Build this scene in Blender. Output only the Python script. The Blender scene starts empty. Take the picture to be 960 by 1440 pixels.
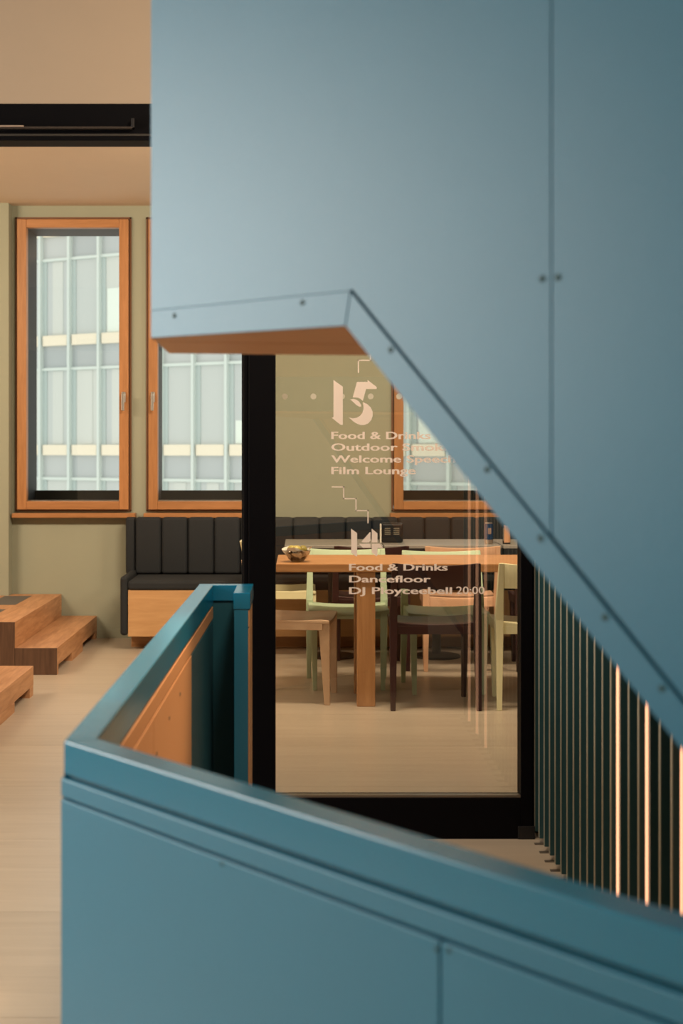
import bpy, bmesh, math, random
from mathutils import Vector, Matrix
random.seed(7)
scene = bpy.context.scene
C = scene.collection

# ------------------------------------------------------------------ camera
F, VX, VY, CAMZ = 2000.0, 424.0, 632.0, 1.33      # focal length / principal point in px of the 960x1440 frame
cam_d = bpy.data.cameras.new('camera'); cam = bpy.data.objects.new('camera', cam_d); C.objects.link(cam)
cam.location = (0, 0, CAMZ); cam.rotation_euler = (math.pi/2, 0, 0)
cam_d.sensor_width = 36.0; cam_d.lens = 50.0
cam_d.shift_x = (480-VX)/1440; cam_d.shift_y = (VY-720)/1440
cam_d.clip_start = 0.05; cam_d.clip_end = 300
cam_d.dof.use_dof = True; cam_d.dof.focus_distance = 6.3; cam_d.dof.aperture_fstop = 4.5
scene.camera = cam

# ------------------------------------------------------------------ view, world, lights
scene.view_settings.view_transform = 'Standard'; scene.view_settings.look = 'None'
scene.view_settings.gamma = 1.0; scene.view_settings.use_curve_mapping = False
scene.view_settings.exposure = 0.0
w = bpy.data.worlds.new('overcast_sky'); scene.world = w; w.use_nodes = True
bg = w.node_tree.nodes['Background']; bg.inputs[0].default_value = (0.86, 0.87, 0.83, 1); bg.inputs[1].default_value = 1.7

def area(name, loc, rot, sx, sy, power, col):
    d = bpy.data.lights.new(name, 'AREA'); d.shape = 'RECTANGLE'; d.size = sx; d.size_y = sy
    d.energy = power; d.color = col
    o = bpy.data.objects.new(name, d); C.objects.link(o); o.location = loc; o.rotation_euler = rot
    return o
WARM = (1.0, 0.70, 0.43); NEUT = (1.0, 0.86, 0.70)
R90 = math.pi/2
# side daylight on the blue panels, from an added unseen window
area('window_daylight', (-4.35, 3.3, 1.95), (0, -R90, 0), 1.9, 2.6, 140, (1.0, 0.94, 0.855))
# unseen dining lamps tilted to brighten the wall; hall lamp, added lamp and spot
for lx, tilt, pw in ((-3.5, 62, 85), (0.25, 40, 95), (2.75, 62, 85)):
    area('dining_ceiling_lamp', (lx, 6.9, 2.82), (math.radians(tilt), 0, 0), 1.2, 0.3, pw, (1.0, 0.77, 0.54))
area('hall_ceiling_lamp', (-1.9, 1.7, 3.0), (0, 0, 0), 0.9, 0.9, 34, (1.0, 0.74, 0.50)).data.spread = math.radians(115)
area('landing_lamp', (.28, 3.3, 2.98), (math.radians(28), 0, 0), 0.4, 0.3, 38, (1.0, 0.78, 0.56))  # added lamp, no fixture seen; brightens the lettering and slat edges
sp_d = bpy.data.lights.new('stair_spot', 'SPOT'); sp_d.energy = 420; sp_d.color = (1.0, .62, .34); sp_d.spot_size = math.radians(34); sp_d.spot_blend = .8; sp_d.shadow_soft_size = .06  # added unseen spot that brightens the inner boards
sp = bpy.data.objects.new('stair_spot', sp_d); C.objects.link(sp); sp.location = (.55, 4.3, 2.95)
sp.rotation_euler = (Vector((-.30, 2.9, .55))-Vector(sp.location)).to_track_quat('-Z', 'Y').to_euler()

# ------------------------------------------------------------------ helpers
def at(px, py, Y):
    return Vector(((px-VX)*Y/F, Y, CAMZ-(py-VY)*Y/F))
def X_(px, Y): return (px-VX)*Y/F
def Z_(py, Y): return CAMZ-(py-VY)*Y/F

class MB:
    def __init__(s): s.v = []; s.f = []
    def add(s, vs, fs):
        n = len(s.v); s.v += [tuple(v) for v in vs]; s.f += [tuple(i+n for i in f) for f in fs]; return s
    def box(s, x0, x1, y0, y1, z0, z1):
        x0, x1 = sorted((x0, x1)); y0, y1 = sorted((y0, y1)); z0, z1 = sorted((z0, z1))
        return s.add([(x0,y0,z0),(x1,y0,z0),(x1,y1,z0),(x0,y1,z0),(x0,y0,z1),(x1,y0,z1),(x1,y1,z1),(x0,y1,z1)],
                     [(3,2,1,0),(4,5,6,7),(0,1,5,4),(1,2,6,5),(2,3,7,6),(3,0,4,7)])
    def prism(s, poly, ext):
        n = len(poly); a = [Vector(p) for p in poly]; b = [p+Vector(ext) for p in a]
        return s.add(a+b, [tuple(range(n-1,-1,-1)), tuple(range(n, 2*n))] + [(i,(i+1)%n,(i+1)%n+n,i+n) for i in range(n)])
    def lathe(s, prof, cx=0, cy=0, z=0, seg=24):
        n = len(prof); vs = []; fs = []
        for i in range(seg):
            a = 2*math.pi*i/seg
            for r, h in prof: vs.append((cx+r*math.cos(a), cy+r*math.sin(a), z+h))
        for i in range(seg):
            j = (i+1) % seg
            for k in range(n-1): fs.append((i*n+k, j*n+k, j*n+k+1, i*n+k+1))
        return s.add(vs, fs)
    def rings(s, rings, cap=True):
        m = len(rings[0]); vs = [p for r in rings for p in r]; fs = []
        for i in range(len(rings)-1):
            for k in range(m): fs.append((i*m+k, i*m+(k+1)%m, (i+1)*m+(k+1)%m, (i+1)*m+k))
        if cap: fs += [tuple(range(m-1,-1,-1)), tuple(range((len(rings)-1)*m, len(rings)*m))]
        return s.add(vs, fs)
    def bar(s, p, q, w0, d0, w1=None, d1=None):
        w1 = w0 if w1 is None else w1; d1 = d0 if d1 is None else d1
        r = lambda c, a, b: [(c[0]-a/2,c[1]-b/2,c[2]),(c[0]+a/2,c[1]-b/2,c[2]),(c[0]+a/2,c[1]+b/2,c[2]),(c[0]-a/2,c[1]+b/2,c[2])]
        return s.rings([r(p,w0,d0), r(q,w1,d1)])
    def mesh(s, name):
        me = bpy.data.meshes.new(name); me.from_pydata(s.v, [], s.f); me.validate()
        bm = bmesh.new(); bm.from_mesh(me); bmesh.ops.recalc_face_normals(bm, faces=bm.faces); bm.to_mesh(me); bm.free()
        return me
    def build(s, name, mat, parent=None, bevel=0, smooth=False, seg=2):
        return link(name, s.mesh(name), mat, parent, bevel, smooth, seg)
def link(name, me, mat, parent=None, bevel=0, smooth=False, seg=2):
    if mat is not None and not me.materials: me.materials.append(mat)
    o = bpy.data.objects.new(name, me); C.objects.link(o); o.parent = parent
    if smooth: me.polygons.foreach_set('use_smooth', [True]*len(me.polygons))
    if bevel:
        m = o.modifiers.new('edge_bevel', 'BEVEL'); m.width = bevel; m.segments = seg; m.limit_method = 'ANGLE'; m.angle_limit = 0.6
        m.harden_normals = False
    return o
def tag(o, label=None, cat=None, group=None, kind=None):
    if label: o['label'] = label
    if cat: o['category'] = cat
    if group: o['group'] = group
    if kind: o['kind'] = kind
    return o
def empty(name, loc=(0,0,0), rz=0):
    o = bpy.data.objects.new(name, None); C.objects.link(o); o.location = loc; o.rotation_euler = (0,0,rz); o.empty_display_size = .1
    return o
def struct(o): o['kind'] = 'structure'; return o
def copy_tree(o, parent=None):
    c = o.copy(); C.objects.link(c); c.parent = parent
    for ch in list(o.children): copy_tree(ch, c)
    return c

# ------------------------------------------------------------------ materials
def mat(name, col, rough=.5, metal=0, spec=.5, bump=0, bscale=200, var=0, vscale=6, coat=0):
    m = bpy.data.materials.new(name); m.use_nodes = True; nt = m.node_tree; b = nt.nodes['Principled BSDF']
    b.inputs['Base Color'].default_value = (*col, 1); b.inputs['Roughness'].default_value = rough
    b.inputs['Metallic'].default_value = metal; b.inputs['Specular IOR Level'].default_value = spec
    b.inputs['Coat Weight'].default_value = coat
    tc = nt.nodes.new('ShaderNodeTexCoord')
    if var:
        n = nt.nodes.new('ShaderNodeTexNoise'); n.inputs['Scale'].default_value = vscale; n.inputs['Detail'].default_value = 4
        nt.links.new(tc.outputs['Object'], n.inputs['Vector'])
        r = nt.nodes.new('ShaderNodeMapRange'); r.inputs[3].default_value = 1-var; r.inputs[4].default_value = 1+var
        nt.links.new(n.outputs[0], r.inputs[0])
        h = nt.nodes.new('ShaderNodeHueSaturation'); h.inputs['Color'].default_value = (*col, 1)
        nt.links.new(r.outputs[0], h.inputs['Value']); nt.links.new(h.outputs[0], b.inputs['Base Color'])
    if bump:
        n2 = nt.nodes.new('ShaderNodeTexNoise'); n2.inputs['Scale'].default_value = bscale; n2.inputs['Detail'].default_value = 3
        nt.links.new(tc.outputs['Object'], n2.inputs['Vector'])
        bp = nt.nodes.new('ShaderNodeBump'); bp.inputs['Strength'].default_value = bump; bp.inputs['Distance'].default_value = .002
        nt.links.new(n2.outputs[0], bp.inputs['Height']); nt.links.new(bp.outputs[0], b.inputs['Normal'])
    return m
def wood(name, c1, c2, scale=(1, 14, 14), rough=.45, dark=None, spec=.4):
    m = bpy.data.materials.new(name); m.use_nodes = True; nt = m.node_tree; b = nt.nodes['Principled BSDF']
    tc = nt.nodes.new('ShaderNodeTexCoord'); mp = nt.nodes.new('ShaderNodeMapping'); mp.inputs['Scale'].default_value = scale
    oi = nt.nodes.new('ShaderNodeObjectInfo'); cx = nt.nodes.new('ShaderNodeCombineXYZ')
    mu = nt.nodes.new('ShaderNodeMath'); mu.operation = 'MULTIPLY'; mu.inputs[1].default_value = 37.0
    nt.links.new(oi.outputs['Random'], mu.inputs[0])
    for i in range(3): nt.links.new(mu.outputs[0], cx.inputs[i])
    nt.links.new(cx.outputs[0], mp.inputs['Location'])
    nt.links.new(tc.outputs['Object'], mp.inputs['Vector'])
    n = nt.nodes.new('ShaderNodeTexNoise'); n.inputs['Scale'].default_value = 3.0; n.inputs['Detail'].default_value = 8; n.inputs['Roughness'].default_value = .62; n.inputs['Distortion'].default_value = .6
    nt.links.new(mp.outputs[0], n.inputs['Vector'])
    r = nt.nodes.new('ShaderNodeValToRGB'); r.color_ramp.elements[0].color = (*c1, 1); r.color_ramp.elements[1].color = (*c2, 1)
    r.color_ramp.elements[0].position = .32; r.color_ramp.elements[1].position = .68
    nt.links.new(n.outputs[0], r.inputs[0])
    h = nt.nodes.new('ShaderNodeHueSaturation'); mr = nt.nodes.new('ShaderNodeMapRange'); mr.inputs[3].default_value = .94; mr.inputs[4].default_value = 1.06
    nt.links.new(oi.outputs['Random'], mr.inputs[0]); nt.links.new(mr.outputs[0], h.inputs['Value'])
    nt.links.new(r.outputs[0], h.inputs['Color']); nt.links.new(h.outputs[0], b.inputs['Base Color'])
    b.inputs['Roughness'].default_value = rough; b.inputs['Specular IOR Level'].default_value = spec
    bp = nt.nodes.new('ShaderNodeBump'); bp.inputs['Strength'].default_value = .06; bp.inputs['Distance'].default_value = .002
    nt.links.new(n.outputs[0], bp.inputs['Height']); nt.links.new(bp.outputs[0], b.inputs['Normal'])
    return m
def glass(name, tint, refl, rough=.0):
    m = bpy.data.materials.new(name); m.use_nodes = True; nt = m.node_tree; nt.nodes.remove(nt.nodes['Principled BSDF'])
    out = nt.nodes['Material Output']; t = nt.nodes.new('ShaderNodeBsdfTransparent'); t.inputs[0].default_value = (*tint, 1)
    g = nt.nodes.new('ShaderNodeBsdfGlossy'); g.inputs['Roughness'].default_value = rough; g.inputs['Color'].default_value = (1,1,1,1)
    fr = nt.nodes.new('ShaderNodeFresnel'); fr.inputs[0].default_value = 1.45
    mu = nt.nodes.new('ShaderNodeMath'); mu.operation = 'MULTIPLY'; mu.inputs[1].default_value = refl; mu.use_clamp = True
    mx = nt.nodes.new('ShaderNodeMixShader')
    nt.links.new(fr.outputs[0], mu.inputs[0]); nt.links.new(mu.outputs[0], mx.inputs[0])
    nt.links.new(t.outputs[0], mx.inputs[1]); nt.links.new(g.outputs[0], mx.inputs[2]); nt.links.new(mx.outputs[0], out.inputs[0])
    return m
def emis(name, col, st):
    m = bpy.data.materials.new(name); m.use_nodes = True; b = m.node_tree.nodes['Principled BSDF']
    b.inputs['Base Color'].default_value = (*col, 1); b.inputs['Emission Color'].default_value = (*col, 1); b.inputs['Emission Strength'].default_value = st
    return m
BLUE = mat('blue_powder_coat', (.008, .170, .315), .42, 0, .65, bump=.25, bscale=420, var=.06, vscale=3)
BLUE_CAP = mat('blue_cap_satin', (.001, .175, .335), .22, 0, .65, bump=.05, bscale=300)
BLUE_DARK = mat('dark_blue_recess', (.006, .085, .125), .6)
SLAT = mat('slat_dark_teal', (.020, .070, .085), .38, 0, .6, var=.1)
TAN = mat('tan_lining', (.58, .30, .135), .5, var=.06, vscale=2, bump=.1)  # tan carries the warm light on the inner side of blue panels
BLACK = mat('black_frame', (.0016, .0016, .0028), .55, 0, .08)
OLIVE = mat('sage_wall_paint', (.300, .322, .248), .75, bump=.08, bscale=120, var=.03)
SAGE_LIGHT = mat('sage_trim_paint', (.26, .255, .165), .7)
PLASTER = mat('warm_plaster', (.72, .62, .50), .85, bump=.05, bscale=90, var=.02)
OAK = wood('oak', (.36, .17, .065), (.52, .27, .115), (1.2, 14, 14))
OAKZ = wood('oak_upright', (.36, .17, .065), (.52, .27, .115), (14, 14, 1.2))
FRAMEW = wood('frame_oak', (.32, .145, .052), (.43, .205, .08), (14, 14, 1.2))
FRAMEH = wood('frame_oak_rail', (.32, .145, .052), (.43, .205, .08), (1.2, 14, 14))
STEPW = wood('step_oak', (.35, .165, .07), (.56, .30, .15), (12, 1.1, 12))
STEPEND = wood('step_end_grain', (.07, .035, .02), (.13, .07, .04), (12, 12, 1.0), .6)
FASCIA = wood('bench_oak_veneer', (.47, .27, .12), (.56, .34, .165), (1.0, 9, 9))
FLOORM = wood('floor_board', (.40, .34, .27), (.47, .405, .325), (.45, 6, 6), .33, spec=.5)
FABRIC = mat('charcoal_fabric', (.009, .0125, .0165), .8, bump=.5, bscale=500, var=.15, vscale=40)
STEEL = mat('brushed_steel', (.55, .55, .53), .3, 1)
DARKMETAL = mat('dark_metal', (.012, .012, .014), .4, .3)
REVEAL = mat('dark_window_reveal', (.016, .015, .013), .6, 0, .2)
GREYTOP = mat('grey_laminate', (.26, .25, .235), .38, var=.05)
SLATE = mat('slate_inlay', (.10, .095, .09), .6, var=.1)
def film(name, col):
    m = mat(name, col, .7, 0, .2); nt = m.node_tree; b = nt.nodes['Principled BSDF']; t = nt.nodes.new('ShaderNodeBsdfTranslucent'); t.inputs[0].default_value = (*col, 1)
    mx = nt.nodes.new('ShaderNodeMixShader'); mx.inputs[0].default_value = .2
    nt.links.new(b.outputs[0], mx.inputs[1]); nt.links.new(t.outputs[0], mx.inputs[2]); nt.links.new(mx.outputs[0], nt.nodes['Material Output'].inputs[0])
    return m
LETTER = film('beige_vinyl', (.93, .82, .74))
DOT = film('grey_vinyl', (.66, .63, .52))
PANE = glass('clear_glazing', (.94, .95, .93), 1.0)
PART = glass('partition_glazing', (.90, .90, .87), 1.9)
WHITE = mat('white_paper', (.72, .70, .64), .7)

# ------------------------------------------------------------------ structure: floor
YW = 10.04                                  # window wall
floor = struct(MB().box(-4.6, 3.6, -1.5, 10.5, -.12, -.006).build('floor', mat('floor_joint', (.33, .28, .22), .7)))
pitch = .762; y = 4.853-pitch*9
row = 0
while y < YW-.01:
    y1 = min(y+pitch, YW); y0 = max(y, -1.5)
    for xa, xb in ((-4.6, -2.5), (-2.5, 3.6)):
        if y1-y0 > .02:
            o = MB().box(-(xb-xa)/2+.0008, (xb-xa)/2-.0008, -(y1-y0)/2+.0008, (y1-y0)/2-.0008, -.008, 0).build('floor_board', FLOORM, floor)
            o.location = ((xa+xb)/2, (y0+y1)/2, 0)
    y += pitch; row += 1

# ------------------------------------------------------------------ structure: window wall, pier, ceiling
CEIL = Z_(289.5, YW)
S10 = 10.0
wins = [(X_(20.5, S10), X_(184, S10)), (X_(205, S10), X_(368, S10)), (X_(550.5, S10), X_(714, S10))]
ZW0, ZW1 = Z_(719, S10), Z_(304.5, S10)
wb = MB(); xs = [-4.6]
for a, b in wins: xs += [a, b]
xs.append(3.6)
wb.box(-4.6, 3.6, YW, YW+.42, 0, ZW0); wb.box(-4.6, 3.6, YW, YW+.42, ZW1, CEIL+.1)
for i in range(0, len(xs), 2): wb.box(xs[i], xs[i+1], YW, YW+.42, ZW0, ZW1)
struct(wb.build('wall_back', OLIVE))
struct(MB().box(-2.9, -2.043, 9.92, YW, 0, CEIL).build('wall_pier', OLIVE))
struct(MB().box(-2.04, 3.6, YW-.012, YW, 0, .062).build('baseboard_back', OLIVE))
ceil = struct(MB().box(-4.6, 3.6, -1.5, YW+.1, CEIL, CEIL+.12).build('ceiling', PLASTER))
hatch = MB(); hx0, hx1, hy0, hy1 = -3.2, X_(66, 7.11), 6.1, 7.22
for a in ((hx0, hx1-.006, hy0+.006, hy1-.006),): hatch.box(*a, CEIL-.004, CEIL+.01)
hatch.build('ceiling_hatch', PLASTER, ceil)
MB().box(hx0-.012, hx1+.006, hy0-.006, hy1+.006, CEIL-.0015, CEIL+.01).build('hatch_gap', mat('hatch_shadow_gap', (.20, .16, .12), .8), ceil)
# hall side walls
wl = MB(); wl.box(-4.6, -4.4, -1.5, 2.0, 0, CEIL); wl.box(-4.6, -4.4, 4.6, YW, 0, CEIL); wl.box(-4.6, -4.4, 2.0, 4.6, 0, 1.0); wl.box(-4.6, -4.4, 2.0, 4.6, 2.9, CEIL)
struct(wl.build('wall_left', PLASTER))
struct(MB().box(3.6, 3.7, -1.5, YW, 0, CEIL).build('wall_right', mat('dark_wall_paint', (.05, .06, .065), .8)))
struct(MB().box(-4.6, 3.6, -1.6, -1.5, 0, CEIL).build('wall_front', PLASTER))
wd = struct(empty('window_4', (-4.5, 3.3, 1.0)))  # unseen window, added as the opening for the side light
f4 = MB()
for a in ((-1.3, -1.22, 0, 1.9), (1.22, 1.3, 0, 1.9), (-1.22, 1.22, 0, .08), (-1.22, 1.22, 1.82, 1.9), (-.03, .03, .08, 1.82)): f4.box(-.04, .04, a[0], a[1], a[2], a[3])
f4.build('window_frame', FRAMEW, wd)

# windows of the back wall
def window(n, x0, x1, handle_left):
    cx = (x0+x1)/2; hw = (x1-x0)/2; H = ZW1-ZW0
    r = struct(empty('window_%d' % n, (cx, YW, ZW0)))
    m = MB()      # fixed frame, its dark brown standing in for the shadow gap
    for a in ((-hw, -hw+.012, 0, H), (hw-.012, hw, 0, H), (-hw, hw, 0, .008), (-hw, hw, H-.012, H)): m.box(a[0], a[1], -.015, .06, a[2], a[3])
    m.build('window_frame', mat('dark_frame_oak', (.16, .065, .025), .5), r)
    sx = hw-.017; s0, s1 = .012, H-.018; t = .066
    sash = empty('sash', (0,0,0)); sash.parent = r
    MB().box(-sx, -sx+t, -.045, .03, s0, s1).build('stile', FRAMEW, sash, .004)
    MB().box(sx-t, sx, -.045, .03, s0, s1).build('stile', FRAMEW, sash, .004)
    MB().box(-sx+t, sx-t, -.0445, .03, s0, s0+.058).build('rail', FRAMEH, sash, .004)
    MB().box(-sx+t, sx-t, -.0445, .03, s1-.060, s1).build('rail', FRAMEH, sash, .004)
    MB().box(-sx+t, sx-t, .0, .008, s0+.058, s1-.060).build('pane', PANE, sash)
    # silver glazing bead at the bottom and dark outer reveal
    MB().box(-sx+t, sx-t, .010, .018, s0+.056, s0+.066).build('glazing_bead', STEEL, sash)
    rv = MB(); i = .058
    rv.box(-hw+.03, -hw+.07, .04, .42, .05, H-.06); rv.box(hw-.07, hw-.03, .04, .42, .05, H-.06)
    rv.box(-hw+.03, hw-.03, .04, .42, H-.07, H-.03); rv.box(-hw+.03, hw-.03, .04, .42, .03, .055); rv.box(-hw+.05, hw-.05, .36, .42, .055, .135)
    rv.build('reveal', REVEAL, r)
    hx = -sx+t*.5 if handle_left else sx-t*.5
    hz = Z_(566, S10)-ZW0
    h = MB().box(hx-.014, hx+.014, -.055, -.045, hz+.0, hz+.075).build('handle', STEEL, r, .004)
    MB().box(hx-.009, hx+.009, -.085, -.055, hz+.045, hz+.062).build('handle_neck', STEEL, h, .003)
    MB().box(hx-.010, hx+.010, -.098, -.083, hz-.06, hz+.062).build('handle_lever', STEEL, h, .004)
    sl = MB().box(-hw-.012, hw+.035, -.085, .0, -.044, -.012).build('window_sill', FRAMEH, r, .004)
    return r
window(1, *wins[0], False); window(2, *wins[1], True); window(3, *wins[2], False)

# ------------------------------------------------------------------ structure: glazed partition with door head
YP = 4.854
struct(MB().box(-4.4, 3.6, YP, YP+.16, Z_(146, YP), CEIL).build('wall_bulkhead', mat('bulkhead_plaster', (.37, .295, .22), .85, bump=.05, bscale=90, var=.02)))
struct(MB().box(.795, 3.6, YP+.08, YP+.16, 0, Z_(146, YP)).build('wall_partition', mat('dark_partition_paint', (.02, .025, .03), .7)))
part = empty('glazed_partition', (0, YP, 0))
tag(part, 'black framed glass partition with beige event lettering beside the open doorway', 'partition')
YG = YP+.035
def pb(name, x0, x1, y0, y1, z0, z1, m=BLACK, bev=.002, parent=part):
    return MB().box(x0, x1, y0-YP, y1-YP, z0, z1).build(name, m, parent, bev)
xl0, xl1 = X_(342, YP), X_(387, YP); xr0, xr1 = X_(732, YP), X_(748.5, YP)
zt = Z_(198, YP); zh = Z_(146, YP); zb = Z_(1120.5, YP)
pb('post', xl0+.018, xl1, YP, YP+.08, 0, zt); pb('door_stop', xl0, xl0+.018, YP+.025, YP+.11, 0, zt)
pb('stop_seal', xl0-.008, xl0-.001, YP+.06, YP+.075, 0, zt, DARKMETAL, 0)
pb('post', xr0, xr1, YP, YP+.08, 0, zt)
pb('bottom_rail', xl1, xr0, YP, YP+.08, .0, zb-.004); pb('rail_foot', xr0-.01, xr1+.008, YP-.006, YP, 0, .045, DARKMETAL)
hd = pb('head_rail', -2.4, xr1, YP-.004, YP+.10, zt, zh)
pb('head_groove', -2.4, xr1-.01, YP-.010, YP-.004, Z_(192, YP), Z_(189, YP), mat('head_lip', (.03,.027,.024), .35), 0, hd)
dc = pb('door_closer_track', -2.2, X_(187, YP), YP-.030, YP-.005, Z_(183.5, YP), Z_(180.5, YP), mat('closer_track', (.06,.05,.045), .3, .5), .001)
pb('track_bracket', X_(186, YP), X_(190, YP), YP-.032, YP-.005, Z_(182, YP), Z_(169, YP), DARKMETAL, .001, dc)
pb('track_arm', -2.2, X_(36, YP), YP-.036, YP-.030, Z_(181.5, YP), Z_(179.5, YP), mat('closer_arm', (.5,.40,.34), .35, .7), 0, dc)
pane = pb('glazing', xl1, xr0, YG, YG+.010, zb, zt, PART, 0)
bead = pb('glazing_bead', xl1, xr0, YP+.006, YP+.034, zb-.004, zb+.004, mat('bead_metal', (.25,.22,.18), .35, .8), 0)
MB().box(-4.4, -2.4, YP-YP, .14, 0, zt).build('side_panel', BLACK, part)

# lettering on the glass
YT = YG-.0012
def font_mesh(body, off):
    cu = bpy.data.curves.new('t', 'FONT'); cu.body = body; cu.size = 1; cu.offset = off; cu.resolution_u = 3
    ob = bpy.data.objects.new('t', cu); C.objects.link(ob)
    dg = bpy.context.evaluated_depsgraph_get(); dg.update()
    me = bpy.data.meshes.new_from_object(ob.evaluated_get(dg)); bpy.data.objects.remove(ob); bpy.data.curves.remove(cu)
    return me
capm = font_mesh('H', 0); CAPH = max(v.co.y for v in capm.vertices)
def text_line(body, px0, px1, base, cap, off=.022, spread=.42):
    me = font_mesh(body, off); xs_ = [v.co.x for v in me.vertices]; a, b = min(xs_), max(xs_)
    k = (px1-px0)/(b-a)
    for v in me.vertices:
        p = at(px0+(v.co.x-a)*k, base-v.co.y*cap/CAPH, YT); v.co = (p.x, p.y-YP, p.z)
    me.update()
    if spread:
        bm = bmesh.new()
        for q in (-1, 0, 1):
            n0 = len(bm.verts); bm.from_mesh(me); bm.verts.ensure_lookup_table()
            for v in bm.verts[n0:]: v.co.x += q*spread*YT/F; v.co.y -= q*.00004
        bm.to_mesh(me); bm.free()
    link('lettering', me, LETTER, pane)
def glyph(polys, ox, oy, sc, name='numeral', m=LETTER, dy=.0006):
    mb = MB()
    for pl in polys:
        pts = [at(px/sc+ox, py/sc+oy, YT-dy) for px, py in pl]
        mb.add([(p.x, p.y-YP, p.z) for p in pts], [tuple(range(len(pts)))])
    me = bpy.data.meshes.new(name); me.from_pydata(mb.v, [], mb.f)
    bm = bmesh.new(); bm.from_mesh(me); bmesh.ops.triangulate(bm, faces=bm.faces); bm.to_mesh(me); bm.free()
    return link(name, me, m, pane)
text_line('Food & Drinks', 466, 605, 617.3, 10, .008)
text_line('Outdoor Smoking', 466, 652, 633.7, 10, .008)
text_line('Welcome Speech', 466, 640, 650.4, 10, .008)
text_line('Film Lounge', 466, 584, 666.8, 10, .008)
text_line('Food & Drinks', 491, 629, 802.3, 9.2, .008)
text_line('Dancefloor', 491, 605, 818.9, 9.2, .008)
text_line('DJ Ployceebell', 491, 635, 835.2, 9.2, .008)
text_line('20:00', 641.5, 681, 835.2, 10.2, .004, .12)
def arc(cx, cy, rx, ry, a0, a1, n=10):
    return [(cx+rx*math.cos(math.radians(a0+(a1-a0)*i/n)), cy+ry*math.sin(math.radians(a0+(a1-a0)*i/n))) for i in range(n+1)]
one15 = [(42,165),(105,210),(105,468),(90,468),(30,420),(42,415)]
five_top = [(172,282),(200,178),(272,178),(272,165),(333,212),(333,226),(262,226),(240,306),(224,293),(205,284)]
five_leaf = [(155,295),(180,293),(200,300),(217,314),(228,332),(230,345),(215,345),(195,333)]
five_bowl = [(240,314),(270,328),(293,350),(306,378),(307,405),(297,435),(276,458),(250,469),(225,469),(200,460),(175,444),(145,418),(170,423),(195,421),(220,408),(236,388),(244,362),(244,338)]
glyph([one15, five_top, five_leaf, five_bowl], 460, 500, 4.8)
one14 = [(605,125),(650,158),(650,335),(636,328),(600,300),(607,295)]
glyph([one14, [(690,228),(683,222),(745,152),(751,150),(751,215),(738,228)], [(760,125),(803,160),(803,228),(760,228)],
       [(665,238),(751,238),(751,268),(692,268)], [(760,238),(820,238),(842,265),(842,270),(803,270),(803,322),(795,332),(760,305)]], 380, 720, 5.333)
def stairline(pts, ox, oy, sc):
    mb = []; t = 2.1
    for (xa, ya), (xb, yb) in zip(pts[:-1], pts[1:]):
        x0, x1 = min(xa, xb)-t, max(xa, xb)+t; y0, y1 = min(ya, yb)-t, max(ya, yb)+t
        mb.append([(x0,y0),(x1,y0),(x1,y1),(x0,y1)])
    glyph(mb, ox, oy, sc, 'stair_line', dy=.0002)
stairline([(375,30),(375,71),(330,71),(330,116)], 380, 480, 2.667)
stairline([(232,546),(275,546),(275,590),(321,590),(321,635),(366,635),(366,680)], 380, 480, 2.667)
for dxp in (400.5, 440.5, 480.6, 521, 561, 601, 641, 681):
    glyph([arc(dxp, 557.5, 4.1, 4.1, 0, 345, 23)], 0, 0, 1, 'marker_dot', DOT, 0)

# ------------------------------------------------------------------ staircase (upper flight with landing)
dL = Vector((.637, -.771, 0)); nL = Vector((.771, .637, 0))
PL = 1.28                                             # distance of the outer face from the origin along nL
def on_plane(px, py, dist):
    s = (px-VX)/F; Y = dist/(nL.x*s+nL.y)
    return at(px, py, Y)
def tz(v): return (v.dot(dL), v.z)
A = on_plane(212, 475, PL); Bk = on_plane(485, 458, PL); E = on_plane(960, 1057, PL)
G0 = on_plane(212, 437, PL); G1 = on_plane(492, 409, PL); G2 = on_plane(960, 989, PL)
st = empty('staircase', (A.x, A.y, 0))
tag(st, 'blue steel staircase flight rising to a landing with tan underside', 'staircase')
base = Vector((A.x, A.y, 0))
def tzpoly(pts, off):   # points (t,z) on the facade plane, shifted back by off
    return [dL*t + nL*(PL+off) + Vector((0,0,z)) - base for t, z in pts]
def sheet(name, pts, off, th, m, parent=st, bev=.0005):
    return MB().prism(tzpoly(pts, off), nL*th).build(name, m, parent, bev)
tA, zA = tz(A); tB, zB = tz(Bk); tE, zE = tz(E); g0, g1, g2 = tz(G0), tz(G1), tz(G2)
slope = (zE-zB)/(tE-tB); gs = (g2[1]-g1[1])/(g2[0]-g1[0])
t_end = tB + (.02-zB)/slope
HB = 1.12
topL = zA+HB+.02
gap = .006
def zg(t): return g1[1]+gs*(t-g1[0])
def zt_(t): return topL if t < tB+.1 else topL+slope*(t-tB-.1)
tJ = tz(on_plane(775, 500, PL))[0]; tJ2 = tJ+.95
# hem strips
sheet('bottom_hem', [(tA,zA),(tB,zB),(g1[0],g1[1]),(tA,g0[1])], 0, .006, BLUE)
sheet('sloping_hem', [(tB+.0015,zB-.001),(t_end,.02),(t_end,max(.021,zg(t_end))),(g1[0]+.0015,g1[1]-.002)], 0, .006, BLUE)
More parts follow.
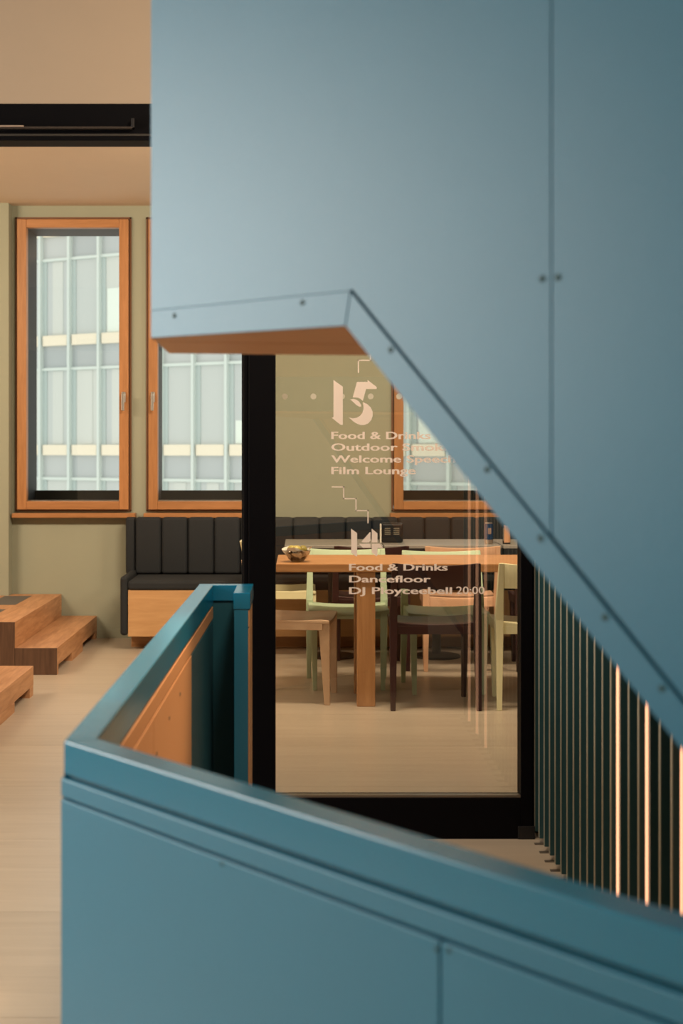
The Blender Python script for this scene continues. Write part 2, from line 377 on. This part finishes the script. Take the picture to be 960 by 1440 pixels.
# main panels
k = .0003
sheet('side_panel', [(tA,g0[1]+k),(g1[0]+.002,g1[1]+k),(g1[0]+.004,g1[1]+gap*.4),(tJ-.0009,zg(tJ)+gap),(tJ-.0009,zt_(tJ)),(tB+.1,topL),(tA,topL)], .0, .006, BLUE)
sheet('side_panel', [(tJ+.0009,zg(tJ)+gap),(tJ2-.002,zg(tJ2)+gap),(tJ2-.002,zt_(tJ2)),(tJ+.0009,zt_(tJ))], .0, .006, BLUE)
sheet('side_panel', [(tJ2+.002,zg(tJ2)+gap),(t_end,max(.03,zg(t_end)+gap)),(t_end,zt_(t_end)),(tJ2+.002,zt_(tJ2))], .0, .006, BLUE)
sheet('panel_core', [(tA+.002,zA+.004),(tB,zB+.004),(t_end,.03),(t_end,zt_(t_end)-.01),(tB+.1,topL-.01),(tA+.002,topL-.01)], .0062, .034, BLUE_DARK, bev=0)
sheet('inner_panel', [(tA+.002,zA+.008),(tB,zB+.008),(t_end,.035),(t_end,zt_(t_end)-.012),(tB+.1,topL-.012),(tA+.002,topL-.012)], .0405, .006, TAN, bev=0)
sheet('rail_cap', [(tA,topL),(tB+.1,topL),(t_end,zt_(t_end)),(t_end,zt_(t_end)+.05),(tB+.1,topL+.05),(tA,topL+.05)], -.002, .05, BLUE_CAP)
# screws sunk in the sheet
def screw(px, py, parent=st, dist=PL, org=base, r=.0042):
    p = on_plane(px, py, dist)-org
    vs = []; seg = 14
    for rr, o in ((r, -.0006), (r*.75, -.0012), (r*.3, -.0004)):
        vs.append([p + dL*(rr*math.cos(2*math.pi*i/seg)) + Vector((0,0,rr*math.sin(2*math.pi*i/seg))) + nL*o for i in range(seg)])
    MB().rings(vs).build('screw', SCREW, parent, smooth=False)
SCREW = mat('teal_screw', (.010, .075, .095), .5)
for p in ((762,392),(784,390),(549,492),(684.5,660),(759.5,757),(245,444),(425,425.5),(850,868),(930,968)): screw(*p)
# landing underside (two boards tinted for warm light, with a joint) and the slab over it
Bp = Vector((at(237, 497, 2.68).x, 2.68)); Cx = Bk.x + (2.68-Bk.y)*nL.x/nL.y
z0 = zA
def plan(pts, z, th, name, m): return MB().prism([Vector((x, y, zz))-base for x, y, zz in [(p[0], p[1], z(p)) for p in pts]], Vector((0,0,th))).build(name, m, st, 0)
zl = lambda p: zA + (zB-zA)*min(1, max(0, ((Vector((p[0],p[1],0)).dot(dL))-tA)/(tB-tA)))
def fx(Y): return Bk.x + (Y-Bk.y)*nL.x/nL.y
ins = .0065
A2 = (A.x+nL.x*ins, A.y+nL.y*ins); B2 = (Bk.x+nL.x*ins, Bk.y+nL.y*ins)
ax = lambda Y: A.x+(Bp.x-A.x)*(Y-A.y)/(2.68-A.y)
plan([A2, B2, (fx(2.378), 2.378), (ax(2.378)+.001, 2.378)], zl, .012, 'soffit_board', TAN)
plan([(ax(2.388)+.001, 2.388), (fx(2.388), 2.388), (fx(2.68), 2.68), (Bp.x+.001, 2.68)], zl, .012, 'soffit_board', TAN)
plan([(A.x+.06, A.y+.04), (fx(2.03), 2.03), (fx(2.66), 2.66), (Bp.x+.01, 2.66)], lambda p: zA+.013, .17, 'landing_slab', BLUE_DARK)
# left end sheet of the landing
MB().prism([Vector((A.x, A.y+.004, zA+.001))-base, Vector((Bp.x, 2.68, zA+.001))-base, Vector((Bp.x, 2.68, topL))-base, Vector((A.x, A.y+.004, topL))-base], (.0012, 0, 0)).build('end_panel', BLUE, st)
# sloping underside, stringer and treads
W = 1.10
def flight_quad(t0, z0_, t1, z1_, off0, off1):
    return [dL*t0+nL*(PL+off0)+Vector((0,0,z0_))-base, dL*t1+nL*(PL+off0)+Vector((0,0,z1_))-base,
            dL*t1+nL*(PL+off1)+Vector((0,0,z1_))-base, dL*t0+nL*(PL+off1)+Vector((0,0,z0_))-base]
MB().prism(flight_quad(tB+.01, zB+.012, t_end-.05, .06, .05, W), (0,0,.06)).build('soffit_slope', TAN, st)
nst = 9
for i in range(nst):
    ta = tB+.02+(t_end-tB-.12)*i/nst; tb_ = tB+.02+(t_end-tB-.12)*(i+1)/nst
    zt2 = zB+.18-(i+1)*(zB+.02)/(nst+1)
    zbot = max(.0, zB+.012+slope*(ta-tB)+.065)
    o = MB().prism(flight_quad(ta, zbot, tb_, zbot, .05, W), (0,0,max(.03, zt2-zbot-.03))).build('riser', BLUE_DARK, st)
    MB().prism(flight_quad(ta-.02, max(zt2-.03, zbot+.03), tb_, max(zt2-.03, zbot+.03), .05, W), (0,0,.03)).build('tread', OAK, st)

# ------------------------------------------------------------------ lower balustrade around the stair foot
bal = empty('balustrade', (-.351, 2.1, 0))
tag(bal, 'blue sheet metal balustrade with flat cap, turning a corner below the staircase', 'balustrade')
bb = Vector((-.351, 2.1, 0)); HR = .90; CW = .047
D1 = (bb.dot(nL))
P0 = bb.copy(); P1 = bb + dL*1.75; P2 = Vector((-.327, 4.5, 0)); P3 = Vector((-.2045, 4.5, 0))
u2 = (P2-P0).normalized(); n2 = Vector((u2.y, -u2.x, 0))          # inward (to the right)
def offs(d):            # corner points of the outline, moved inward by d
    # line a: P0 + nL*d along dL ; line b: P0 + n2*d along u2
    a0 = P0+nL*d; b0 = P0+n2*d
    det = dL.x*(-u2.y)+u2.x*dL.y
    rx, ry = (b0-a0).x, (b0-a0).y
    s = (rx*(-u2.y)+u2.x*ry)/det
    return a0+dL*s
def run(name, outline_in, outline_out, z0, z1, m, bev=.0015):
    pass
def seg_near(name, d0, d1, z0, z1, m, t0=None, t1=None, bev=.0015):
    a = offs(d0) if t0 is None else P0+nL*d0+dL*t0; b = offs(d1) if t0 is None else P0+nL*d1+dL*t0
    c = P1+nL*d1 if t1 is None else P0+nL*d1+dL*t1; e = P1+nL*d0 if t1 is None else P0+nL*d0+dL*t1
    return MB().prism([p-bb+Vector((0,0,z0)) for p in (a, e, c, b)], (0,0,z1-z0)).build(name, m, bal, bev)
LEN2 = (P2-P0).length
def seg_left(name, d0, d1, z0, z1, m, t0=None, t1=None, bev=.0015):
    a = offs(d0) if t0 is None else P0+n2*d0+u2*t0; b = offs(d1) if t0 is None else P0+n2*d1+u2*t0
    c = P0+n2*d1+u2*(LEN2 if t1 is None else t1); e = P0+n2*d0+u2*(LEN2 if t1 is None else t1)
    return MB().prism([p-bb+Vector((0,0,z0)) for p in (a, b, c, e)], (0,0,z1-z0)).build(name, m, bal, bev)
ZC = HR-.049; ZT1 = ZC-.006; ZT0 = HR-.082; ZPN = ZT0-.004
seg_near('rail_cap', 0, CW, ZC, HR, BLUE_CAP, bev=.0025); seg_left('rail_cap', 0, CW, ZC-.012, HR, BLUE_CAP, t1=LEN2+.0, bev=.0025)
seg_near('core', .008, CW-.008, .0, ZC, BLUE_DARK, bev=0); seg_left('core', .008, CW-.008, .0, ZC-.012, BLUE_DARK, bev=0)
seg_near('upper_strip', -.004, .008, ZT0, ZT1, BLUE, bev=.002); seg_left('upper_strip', -.004, .008, ZT0, ZT1, BLUE, bev=.002)
tj = tz(on_plane(622, 1380, D1))[0] - P0.dot(dL)
MBs = [(None, tj-.0012), (tj+.0012, None)]
seg_near('side_panel', -.004, .008, .004, ZPN, BLUE, None, tj-.0012); seg_near('side_panel', -.004, .008, .004, ZPN, BLUE, tj+.0012, None)
for t0, t1 in ((None, 1.2), (1.203, None)): seg_left('side_panel', -.004, .008, .004, ZPN, BLUE, t0, t1)
# inner boards, warm light put into the tan colour; far board dark blue
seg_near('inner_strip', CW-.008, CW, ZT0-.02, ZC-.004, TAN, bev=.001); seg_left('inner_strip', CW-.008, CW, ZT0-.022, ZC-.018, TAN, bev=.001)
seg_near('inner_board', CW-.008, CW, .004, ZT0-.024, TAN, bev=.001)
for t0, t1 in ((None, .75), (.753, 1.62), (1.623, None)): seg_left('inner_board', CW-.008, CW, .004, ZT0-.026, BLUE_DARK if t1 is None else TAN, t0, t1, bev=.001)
for tt, zz in ((.55, .70), (.80, .71), (1.05, .735), (1.3, .745), (1.70, .75)):
    c = P0+n2*CW+u2*tt-bb; vs = [[c+u2*(r_*math.cos(i*math.pi/6))+n2*o_+Vector((0,0,zz+r_*math.sin(i*math.pi/6))) for i in range(12)] for r_, o_ in ((.005,.0006),(.004,.0014))]
    MB().rings(vs).build('screw', SCREW, bal)
def bscrew(px, py): screw(px, py, bal, D1-.004, bb, .003)
for p in ((312,1215),(614,1335),(631,1336.5)): bscrew(*p)
# back piece and return stub
xe0, xe1 = -.2045, -.154
def blk(name, x0, x1, y0, y1, z0, z1, m, bev=.0015): return MB().box(x0-bb.x, x1-bb.x, y0-bb.y, y1-bb.y, z0, z1).build(name, m, bal, bev)
blk('rail_cap', P2.x+.0, xe1, 4.5, 4.55, ZC, HR, BLUE_CAP)
blk('back_panel', P2.x+.004, xe1-.004, 4.505, 4.545, .0, ZC, BLUE_DARK)  # dark blue carries the shade inside the enclosure
blk('rail_cap', xe0, xe1, 4.26, 4.4995, ZC, HR, BLUE_CAP)
blk('end_panel', xe0+.002, xe1-.006, 4.262, 4.4995, 0, ZC, BLUE)
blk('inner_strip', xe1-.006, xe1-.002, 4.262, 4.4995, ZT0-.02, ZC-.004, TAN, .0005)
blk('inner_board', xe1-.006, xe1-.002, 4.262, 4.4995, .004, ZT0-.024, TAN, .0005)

# ------------------------------------------------------------------ slatted screen
scr = empty('slat_screen', (.85, 3.8, 0))
tag(scr, 'screen of upright dark teal slats with warm light strips under the staircase', 'screen')
LED = emis('warm_led', (1.0, .52, .29), 1.35)
EDGE = mat('pale_slat_edge', (.36, .36, .29), .45)  # light along the slat edges, put into a pale strip
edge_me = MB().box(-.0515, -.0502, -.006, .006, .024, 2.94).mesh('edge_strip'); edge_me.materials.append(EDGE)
slat_me = MB().box(-.05, .05, -.009, .009, .022, 2.95).mesh('slat'); slat_me.materials.append(SLAT)
clip_me = MB().box(-.066, .03, -.009, .009, 0, .003).box(-.02, .02, -.0055, .0055, 0.003, .022).mesh('foot_bracket'); clip_me.materials.append(mat('bracket_grey', (.10, .085, .07), .5))
led_me = MB().box(-.0555, -.043, .0092, .0140, .03, 2.93).mesh('light_strip'); led_me.materials.append(LED)
for i in range(22):
    Y = 4.892-.101*i
    if i == 0: Y = 4.88
    o = link('slat', slat_me, None, scr); o.location = (0, Y-3.8, 0)
    c = link('foot_bracket', clip_me, None, o)
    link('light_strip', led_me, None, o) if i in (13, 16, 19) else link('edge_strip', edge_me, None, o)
for zz, nm in ((2.95, 'top_rail'),):
    MB().box(-.05, .05, 2.74-3.8, 4.92-3.8, zz, zz+.05).build(nm, SLAT, scr)
MB().box(-.004, .012, 2.74-3.8, 4.84-3.8, 0.0, .003).build('floor_strip', STEEL, scr)

# ------------------------------------------------------------------ wooden tiered steps
def tier(name, label, blocks, y0, y1, notch):
    r = tag(empty(name, (-1.7, y0, 0)), label, 'seating steps')
    for nm, xa, xb, z1 in blocks:
        m = MB(); L = y1-y0
        # long body above the notches and feet between them
        m.box(xa+1.7, xb+1.7, 0.012, (9.916-y0 if xa < -2.1 and y1 > 9.9 else L), .052, z1)
        o = m.build(nm, STEPW, r, .002)
        if xa < -2.1 and y1 > 9.9: MB().box(-2.04+1.7, xb+1.7, 9.9165-y0, L, 0, z1).build('back_block', STEPW, o, .001)
        MB().box(xa+1.7, xb+1.7, 0, .012, .0, z1).build('end_board', STEPEND, o, .001)
        for fa, fb in notch:
            if fa < .02: fa = .012
            if xa < -2.1 and fa > 1.5: continue
            MB().box(xa+1.7+.004, xb+1.7-.0005, fa, fb, 0, .052).build('foot', STEPW, o)
    return r
t1 = tier('tiered_steps', 'two tier oak seating steps with grey inlays, against the sage wall', [('lower_tier', -1.69, -1.443, .158), ('upper_tier', -3.3, -1.692, .311)], 8.385, YW-.013, [(0, .06), (.56, 1.0), (1.58, 1.64)])
for a in ((-2.06, -1.875, 9.32, 9.88), (-2.25, -1.885, 8.80, 9.06)):
    MB().box(a[0]+1.7, a[1]+1.7, a[2]-8.385, a[3]-8.385, .309, .3125).build('inlay', SLATE, t1)
tier('tiered_steps', 'low single tier oak step block, set apart on the open floor', [('lower_tier', -3.0, -1.452, .158)], 6.2, 7.705, [(0, .08), (.55, 1.0), (1.4, 1.5)])

# ------------------------------------------------------------------ upholstered bench
YB = 9.40
bench = tag(empty('bench', (0, YB, 0)), 'long charcoal upholstered bench with channelled back and oak base along the wall', 'bench')
bx0, bx1 = X_(180, YB), 3.4
def bn(name, x0, x1, y0, y1, z0, z1, m, bev=.002, seg=2, parent=bench): return MB().box(x0, x1, y0-YB, y1-YB, z0, z1).build(name, m, parent, bev, seg=seg)
bn('plinth', bx0+.0, bx1, 9.58, 9.98, 0, .0925, OAK)
bn('fascia', bx0, bx1, YB+.0, YB+.03, .0925, .40, FASCIA)
bn('seat_box', bx0+.01, bx1, YB+.03, 9.97, .0925, .395, FABRIC, 0)
bn('seat_cushion', bx0-.002, bx1, YB-.012, 9.90, .398, .462, FABRIC, .02, 4)
bn('end_panel', X_(169, YB), bx0-.002, YB-.01, 9.99, .10, .49, FABRIC, .02, 4)
ch = MB().box(-.0895, .0895, -.05, .05, 0, .395).mesh('back_channel'); ch.materials.append(FABRIC)
xk = X_(190, 9.9)
def channel(x, wid):
    o = link('back_channel', ch, None, bench, .022, True, 4); o.location = (x, 9.93-YB, .463); o.scale = (wid/.18, 1, 1)
channel(xk-.034, .062)
while xk < bx1-.15: channel(xk+.0915, .18); xk += .183
bn('back_board', X_(178, 9.95), bx1, 9.965, YW-.015, .0925, .85, FABRIC, .004)

# ------------------------------------------------------------------ tables
YT0, YT1 = 7.33, 7.97
ct = tag(empty('communal_table', (.9, 7.65, 0)), 'long oak communal table with thick top and square legs, seen through the glass', 'table')
tx0, tx1 = X_(388, YT0), 2.6
for i, (a, b) in enumerate(((YT0, 7.65), (7.65, YT1))):
    MB().box(tx0-.9, tx1-.9, a-7.65+(.0005 if i else 0), b-7.65-(0 if i else .0005), .697, .74).build('top_board', OAK, ct, .004)
for lx in (X_(502, 7.35), 2.1):
    for ly in (7.35, 7.735):
        MB().box(lx-.9, lx+.094-.9, ly-7.65, ly+.094-7.65, 0, .697).build('leg', OAKZ, ct, .003)
    MB().box(lx+.02-.9, lx+.074-.9, 7.444-7.65, 7.735-7.65, .63, .697).build('cross_rail', OAK, ct)
def bistro(x0, x1, label):
    cx = (x0+x1)/2; hw = (x1-x0)/2
    r = tag(empty('bistro_table', (cx, 9.06, 0)), label, 'table', 'grey bistro tables in front of the bench')
    MB().box(-hw, hw, -.34, .26, .722, .742).build('table_top', GREYTOP, r, .003)
    MB().lathe([(0,0),(.155,0),(.155,.008),(.145,.014),(.03,.022),(0,.022)], 0, .07, seg=32).build('base', DARKMETAL, r, smooth=False)
    MB().lathe([(.028,.018),(.028,.70),(.09,.715),(.09,.722),(0,.722)], 0, .07, seg=16).build('column', DARKMETAL, r)
bistro(-.105, .50, 'grey topped bistro table on a round black foot, beside the pale yellow side-on chair')
bistro(.505, 1.225, 'grey topped bistro table on a round black foot, carrying the blue can')
bistro(1.235, 1.9, 'grey topped bistro table on a round black foot, carrying the two-tone tin')

# ------------------------------------------------------------------ chairs
def paint(name, col): return mat(name, col, .42, 0, .4, var=.05, vscale=9)
MINT = paint('mint_lacquer', (.46, .59, .43)); YEL = paint('pale_yellow_lacquer', (.76, .72, .46)); BUR = paint('burgundy_lacquer', (.033, .010, .011))
PEACH = paint('peach_lacquer', (.66, .40, .26)); BEECH = wood('natural_beech', (.50, .33, .21), (.60, .42, .28), (3, 3, 3)); LIME = paint('lime_mint_lacquer', (.42, .46, .25))
def chair_meshes():
    W2, zS = .215, .45; ms = {}
    def rect(cx, cy, z, w_, d_): return [(cx-w_/2,cy-d_/2,z),(cx+w_/2,cy-d_/2,z),(cx+w_/2,cy+d_/2,z),(cx-w_/2,cy+d_/2,z)]
    for s, n in ((-1,'L'), (1,'R')):
        ms['rear'+n] = MB().rings([rect(s*(W2+.004), -.225, 0, .025, .028), rect(s*W2, -.185, .40, .040, .050), rect(s*W2, -.182, .46, .040, .052), rect(s*(W2-.002), -.215, .62, .033, .036), rect(s*(W2-.004), -.245, .752, .026, .022)]).mesh('leg')
        ms['front'+n] = MB().rings([rect(s*(W2-.028), .192, 0, .024, .030), rect(s*(W2-.022), .178, .40, .038, .056), rect(s*(W2-.022), .176, .436, .038, .058)]).mesh('leg')
    # backrest: bowed panel between the rear legs
    R = []; N = 12
    for i in range(N+1):
        a = -1+2*i/N; x = a*(W2-.012); bow = .032*(1-a*a); dip = .010*(1-a*a)
        y1, y2 = -.214-bow, -.245-bow
        R.append([(x, y1-.008, .622), (x, y1+.006, .622), (x, y2+.008, .752-dip), (x, y2-.006, .752-dip)])
    ms['back'] = MB().rings(R).mesh('backrest')
    # saddle seat
    R = []; N = 10
    for i in range(N+1):
        a = -1+2*i/N; x = a*(W2+.008); sad = .014*(1-a*a); pts = []
        prof = [(-.195,.0),(-.10,-.006),(.05,-.008),(.16,-.002),(.205,-.006)]
        top = [(x, y_, .45-sad+z_) for y_, z_ in prof]; bot = [(x, y_, .424-sad*.6) for y_, z_ in reversed(prof)]
        R.append(top+bot)
    ms['seat'] = MB().rings(R).mesh('seat')
    m = MB()
    m.box(-W2+.012, W2-.012, -.196, -.174, .385, .428); m.box(-W2+.03, W2-.03, .170, .190, .392, .428)
    m.box(-W2-.008, -W2+.012, -.17, .17, .392, .428); m.box(W2-.012, W2+.008, -.17, .17, .392, .428)
    ms['apron'] = m.mesh('seat_frame')
    return ms
CH = {}
def chair(x, y_, rz, m, label):
    key = m.name
    if key not in CH:
        ms = chair_meshes()
        for q in ms.values(): q.materials.append(m)
        CH[key] = ms
    ms = CH[key]
    r = tag(empty('dining_chair', (x, y_, 0), rz), label, 'chair', 'chairs at the tables')
    link('seat', ms['seat'], None, r, .004, True); link('backrest', ms['back'], None, r, .003, True); link('seat_frame', ms['apron'], None, r, .002)
    for q in ('rearL','rearR','frontL','frontR'): link('leg', ms[q], None, r, .003)
    return r
PI = math.pi
chair((X_(548,7.25)+X_(677,7.25))/2, 7.24+.22, 0, BUR, 'dark burgundy chair with its back to the glass, tucked under the oak table')
chair(X_(700,7.25)+.225, 7.25+.22, 0, YEL, 'pale yellow chair with its back to the glass, right up to the frame')
chair((X_(431,8.22)+X_(544,8.22))/2, 8.05, PI, MINT, 'mint green chair on the bench side of the oak table, next to its square leg')
chair((X_(570,8.1)+X_(687,8.1))/2-.03, 7.90, PI, MINT, 'mint green chair opposite the dark burgundy chair across the oak table')
chair((X_(469,8.75)+X_(570,8.75))/2, 8.52+.24, 0, BUR, 'dark burgundy chair facing the bench, at the bistro table with the napkin holder')
chair((X_(590,8.72)+X_(699,8.72))/2, 8.50+.24, 0, PEACH, 'peach coloured chair facing the bench at a grey bistro table')
chair(X_(722,8.7)+.22, 8.49+.24, 0, BUR, 'dark burgundy chair mostly hidden behind the pale yellow chair and the frame')
chair(X_(446,9.05)-.215, 9.13, -PI/2, YEL, 'pale yellow chair side-on at the end of the bistro tables')
chair(X_(470,7.6)-.21, 7.61, -PI/2-.12, BEECH, 'natural beech chair side-on at the head of the oak table')

# ------------------------------------------------------------------ small things on the tables
nh = tag(empty('napkin_holder', (X_(551.5, 8.95), 8.98, .742)), 'black rounded napkin holder with slotted front on the grey table', 'napkin holder')
MB().box(-.068, .068, -.03, .03, 0, .125).build('body', DARKMETAL, nh, .014, seg=3)
for sx in (-.030, .026):
    for i in range(4): MB().box(sx-.018, sx+.018, -.0315, -.029, .052+i*.012, .057+i*.012).build('slot', mat('slot_cream', (.20,.18,.14), .6) if (sx < 0 and i == 0) else bpy.data.materials['slot_cream'], nh)
MB().box(-.076, -.0685, -.028, .028, 0, .118).build('napkin_stack', WHITE, nh)
def can(name, x, y_, label, cat, h, r, bands):
    e = tag(empty(name, (x, y_, .742)), label, cat)
    prev = 0
    for nm, z1, m, rr in bands:
        MB().lathe([(0,prev),(rr,prev),(rr,z1),(0,z1)], seg=24).build(nm, m, e); prev = z1
    return e
BLUECAN = mat('blue_print', (.015, .05, .14), .3, .4, var=.5, vscale=60); SILV = mat('can_silver', (.6,.5,.42), .28, .9)
e = can('drink_can', X_(687, 8.85), 8.85, 'slim blue and silver drink can on the grey bistro table', 'can', .135, .027,
    [('base_rim', .006, SILV, .021), ('lower_band', .028, SILV, .0265), ('printed_wall', .126, BLUECAN, .0265), ('lid', .133, SILV, .023)])
MB().box(-.009, .012, -.0285, -.0262, .062, .100).build('emblem', mat('emblem_brown', (.22,.15,.13), .5), e, .004)
e = can('two_tone_tin', X_(712, 8.85), 8.85, 'upright tin, half black with white print, half peach', 'tin', .12, .024,
    [('base_rim', .010, DARKMETAL, .024), ('wall', .108, mat('peach_tin', (.55,.30,.17), .45), .0235), ('top', .116, PEACH, .019)])
lp = MB(); arcp = [(.0245*math.cos(a), .0245*math.sin(a)) for a in [PI*.5+PI*.72*i/10 for i in range(11)]]
lp.add([(x, y_, .010) for x, y_ in arcp]+[(x, y_, .114) for x, y_ in arcp], [(i, i+1, i+12, i+11) for i in range(10)])
lp.build('black_label', DARKMETAL, e)
for i in range(9):
    a = PI*1.15; MB().bar((.0249*math.cos(a)-.0005, .0249*math.sin(a), .022+i*.009), (.0249*math.cos(a)+.003, .0249*math.sin(a)-.003, .027+i*.009), .007, .001).build('white_print', WHITE, e)
# bowl with fruit
bw = at(418, 787.5, 7.50); bowl = tag(empty('serving_bowl', (bw.x, 7.47, .74)), 'small clear bowl lined with crumpled white paper on the oak table', 'bowl')
MB().lathe([(0,.0),(.030,.0),(.034,.004),(.052,.022),(.066,.046),(.070,.060),(.068,.060),(.063,.046),(.049,.024),(.03,.008),(0,.007)], seg=28).build('bowl_wall', glass('bowl_glass', (.90,.90,.86), 2.2, .05), bowl, smooth=True)
pp = MB(); ring = []
for r_, z_, amp in ((.030,.010,.002),(.052,.030,.005),(.066,.056,.008),(.074,.070,.011)):
    ring.append([((r_+amp*math.sin(5*a+z_*80))*math.cos(a), (r_+amp*math.sin(5*a+z_*80))*math.sin(a), z_+amp*.9*math.sin(3*a+1)) for a in [2*PI*i/30 for i in range(30)]])
pp.rings(ring, cap=False).build('paper_lining', WHITE, bowl, smooth=True)
OLV = [mat('olive_fruit', (.26,.22,.05), .4, var=.3, vscale=40), mat('lime_fruit', (.45,.38,.10), .4, var=.3, vscale=40)]
for i, (fx_, fy_, fz_) in enumerate(((-.022,-.018,.036),(.020,-.020,.036),(0,.024,.036),(-.004,-.03,.062),(.030,.008,.060),(-.030,.012,.060))):
    bm = bmesh.new(); bmesh.ops.create_uvsphere(bm, u_segments=14, v_segments=9, radius=.022); me = bpy.data.meshes.new('fruit')
    for v in bm.verts: v.co.x *= 1.18
    bm.to_mesh(me); bm.free()
    o = link('fruit', me, OLV[i % 2], None, 0, True); o.location = (bw.x+fx_, 7.47+fy_, .74+fz_+.004); o.rotation_euler = (0,0,i*1.1)
    tag(o, 'small yellow-green fruit in the paper-lined bowl', 'fruit', 'fruit in the bowl')

# ------------------------------------------------------------------ office building across the street
ef = Vector((1, -.6, 0)).normalized(); nf = Vector((-.6, -1, 0)).normalized(); O = Vector((0, 42, 0))
fac = tag(empty('office_building', (0, 42, -6)), 'pale glass office facade with teal mullions and cream floor bands outside the windows', 'building')
fac.rotation_euler = (0, 0, math.atan2(ef.y, ef.x))      # local x along the facade, local -y towards the room
MUL = mat('facade_mullion', (.60, .66, .63), .5); BAND = mat('cream_band', (.78, .70, .56), .6); TEALG = mat('facade_fin', (.45, .52, .51), .4)
def fpane(name, col, tr):
    m = mat(name, col, .12, 0, .7); return m
PN = [fpane('facade_glass_%d' % i, c, 0) for i, c in enumerate(((.50,.53,.52),(.54,.56,.54),(.48,.51,.51),(.57,.59,.56)))]
BL = mat('blind_white', (.74,.80,.74), .7); DK = [mat('facade_grey_%d' % i, c, .15, 0, .7) for i, c in enumerate(((.42,.45,.46),(.47,.49,.49),(.38,.41,.42)))]
du = 1.236; u0 = -8.79-du*6
def fbox(name, ua, ub, ya, yb, za, zb_, m, parent=fac): return MB().box(ua, ub, ya, yb, za+6, zb_+6).build(name, m, parent)
NB = 20
fbox('core_wall', u0-.5, u0+du*NB+.5, .25, 2.0, -6, 13, mat('facade_interior', (.30,.33,.33), .8))
for i in range(NB+1): fbox('mullion', u0+i*du-.045, u0+i*du+.045, -.16, .06, -6, 13, MUL)
for i in range(NB):
    ua, ub = u0+i*du+.045, u0+(i+1)*du-.045
    for zb_ in (-2.29, 1.31, 4.91, 8.51):
        fbox('floor_band', ua+.06, ub-.06, -.10, .1, zb_-.17, zb_+.17, BAND)
        tr = zb_+2.66
        fbox('transom', ua, ub, -.06, .05, tr-.045, tr+.045, MUL)
        p = fbox('pane', ua, ub, .02, .04, zb_+.17, tr-.045, random.choice(PN))
        fbox('pane', ua, ub, .02, .04, tr+.045, zb_+3.43, random.choice(DK))
        fbox('shade_fin', ua, ua+.16, -.01, .02, zb_+.17, tr-.045, TEALG, p)
        q = random.random()
        if q < .45:
            h0 = zb_+.2; h1 = zb_+(.9, 1.6, 2.0)[random.randrange(3)]
            fbox('blind', ua+.22, ub-.05, .005, .02, h0, h1, BL, p)
        elif q < .7:
            fbox('curtain', ua+.40, ub-.30, .005, .02, zb_+.2, tr-.06, PN[3], p)
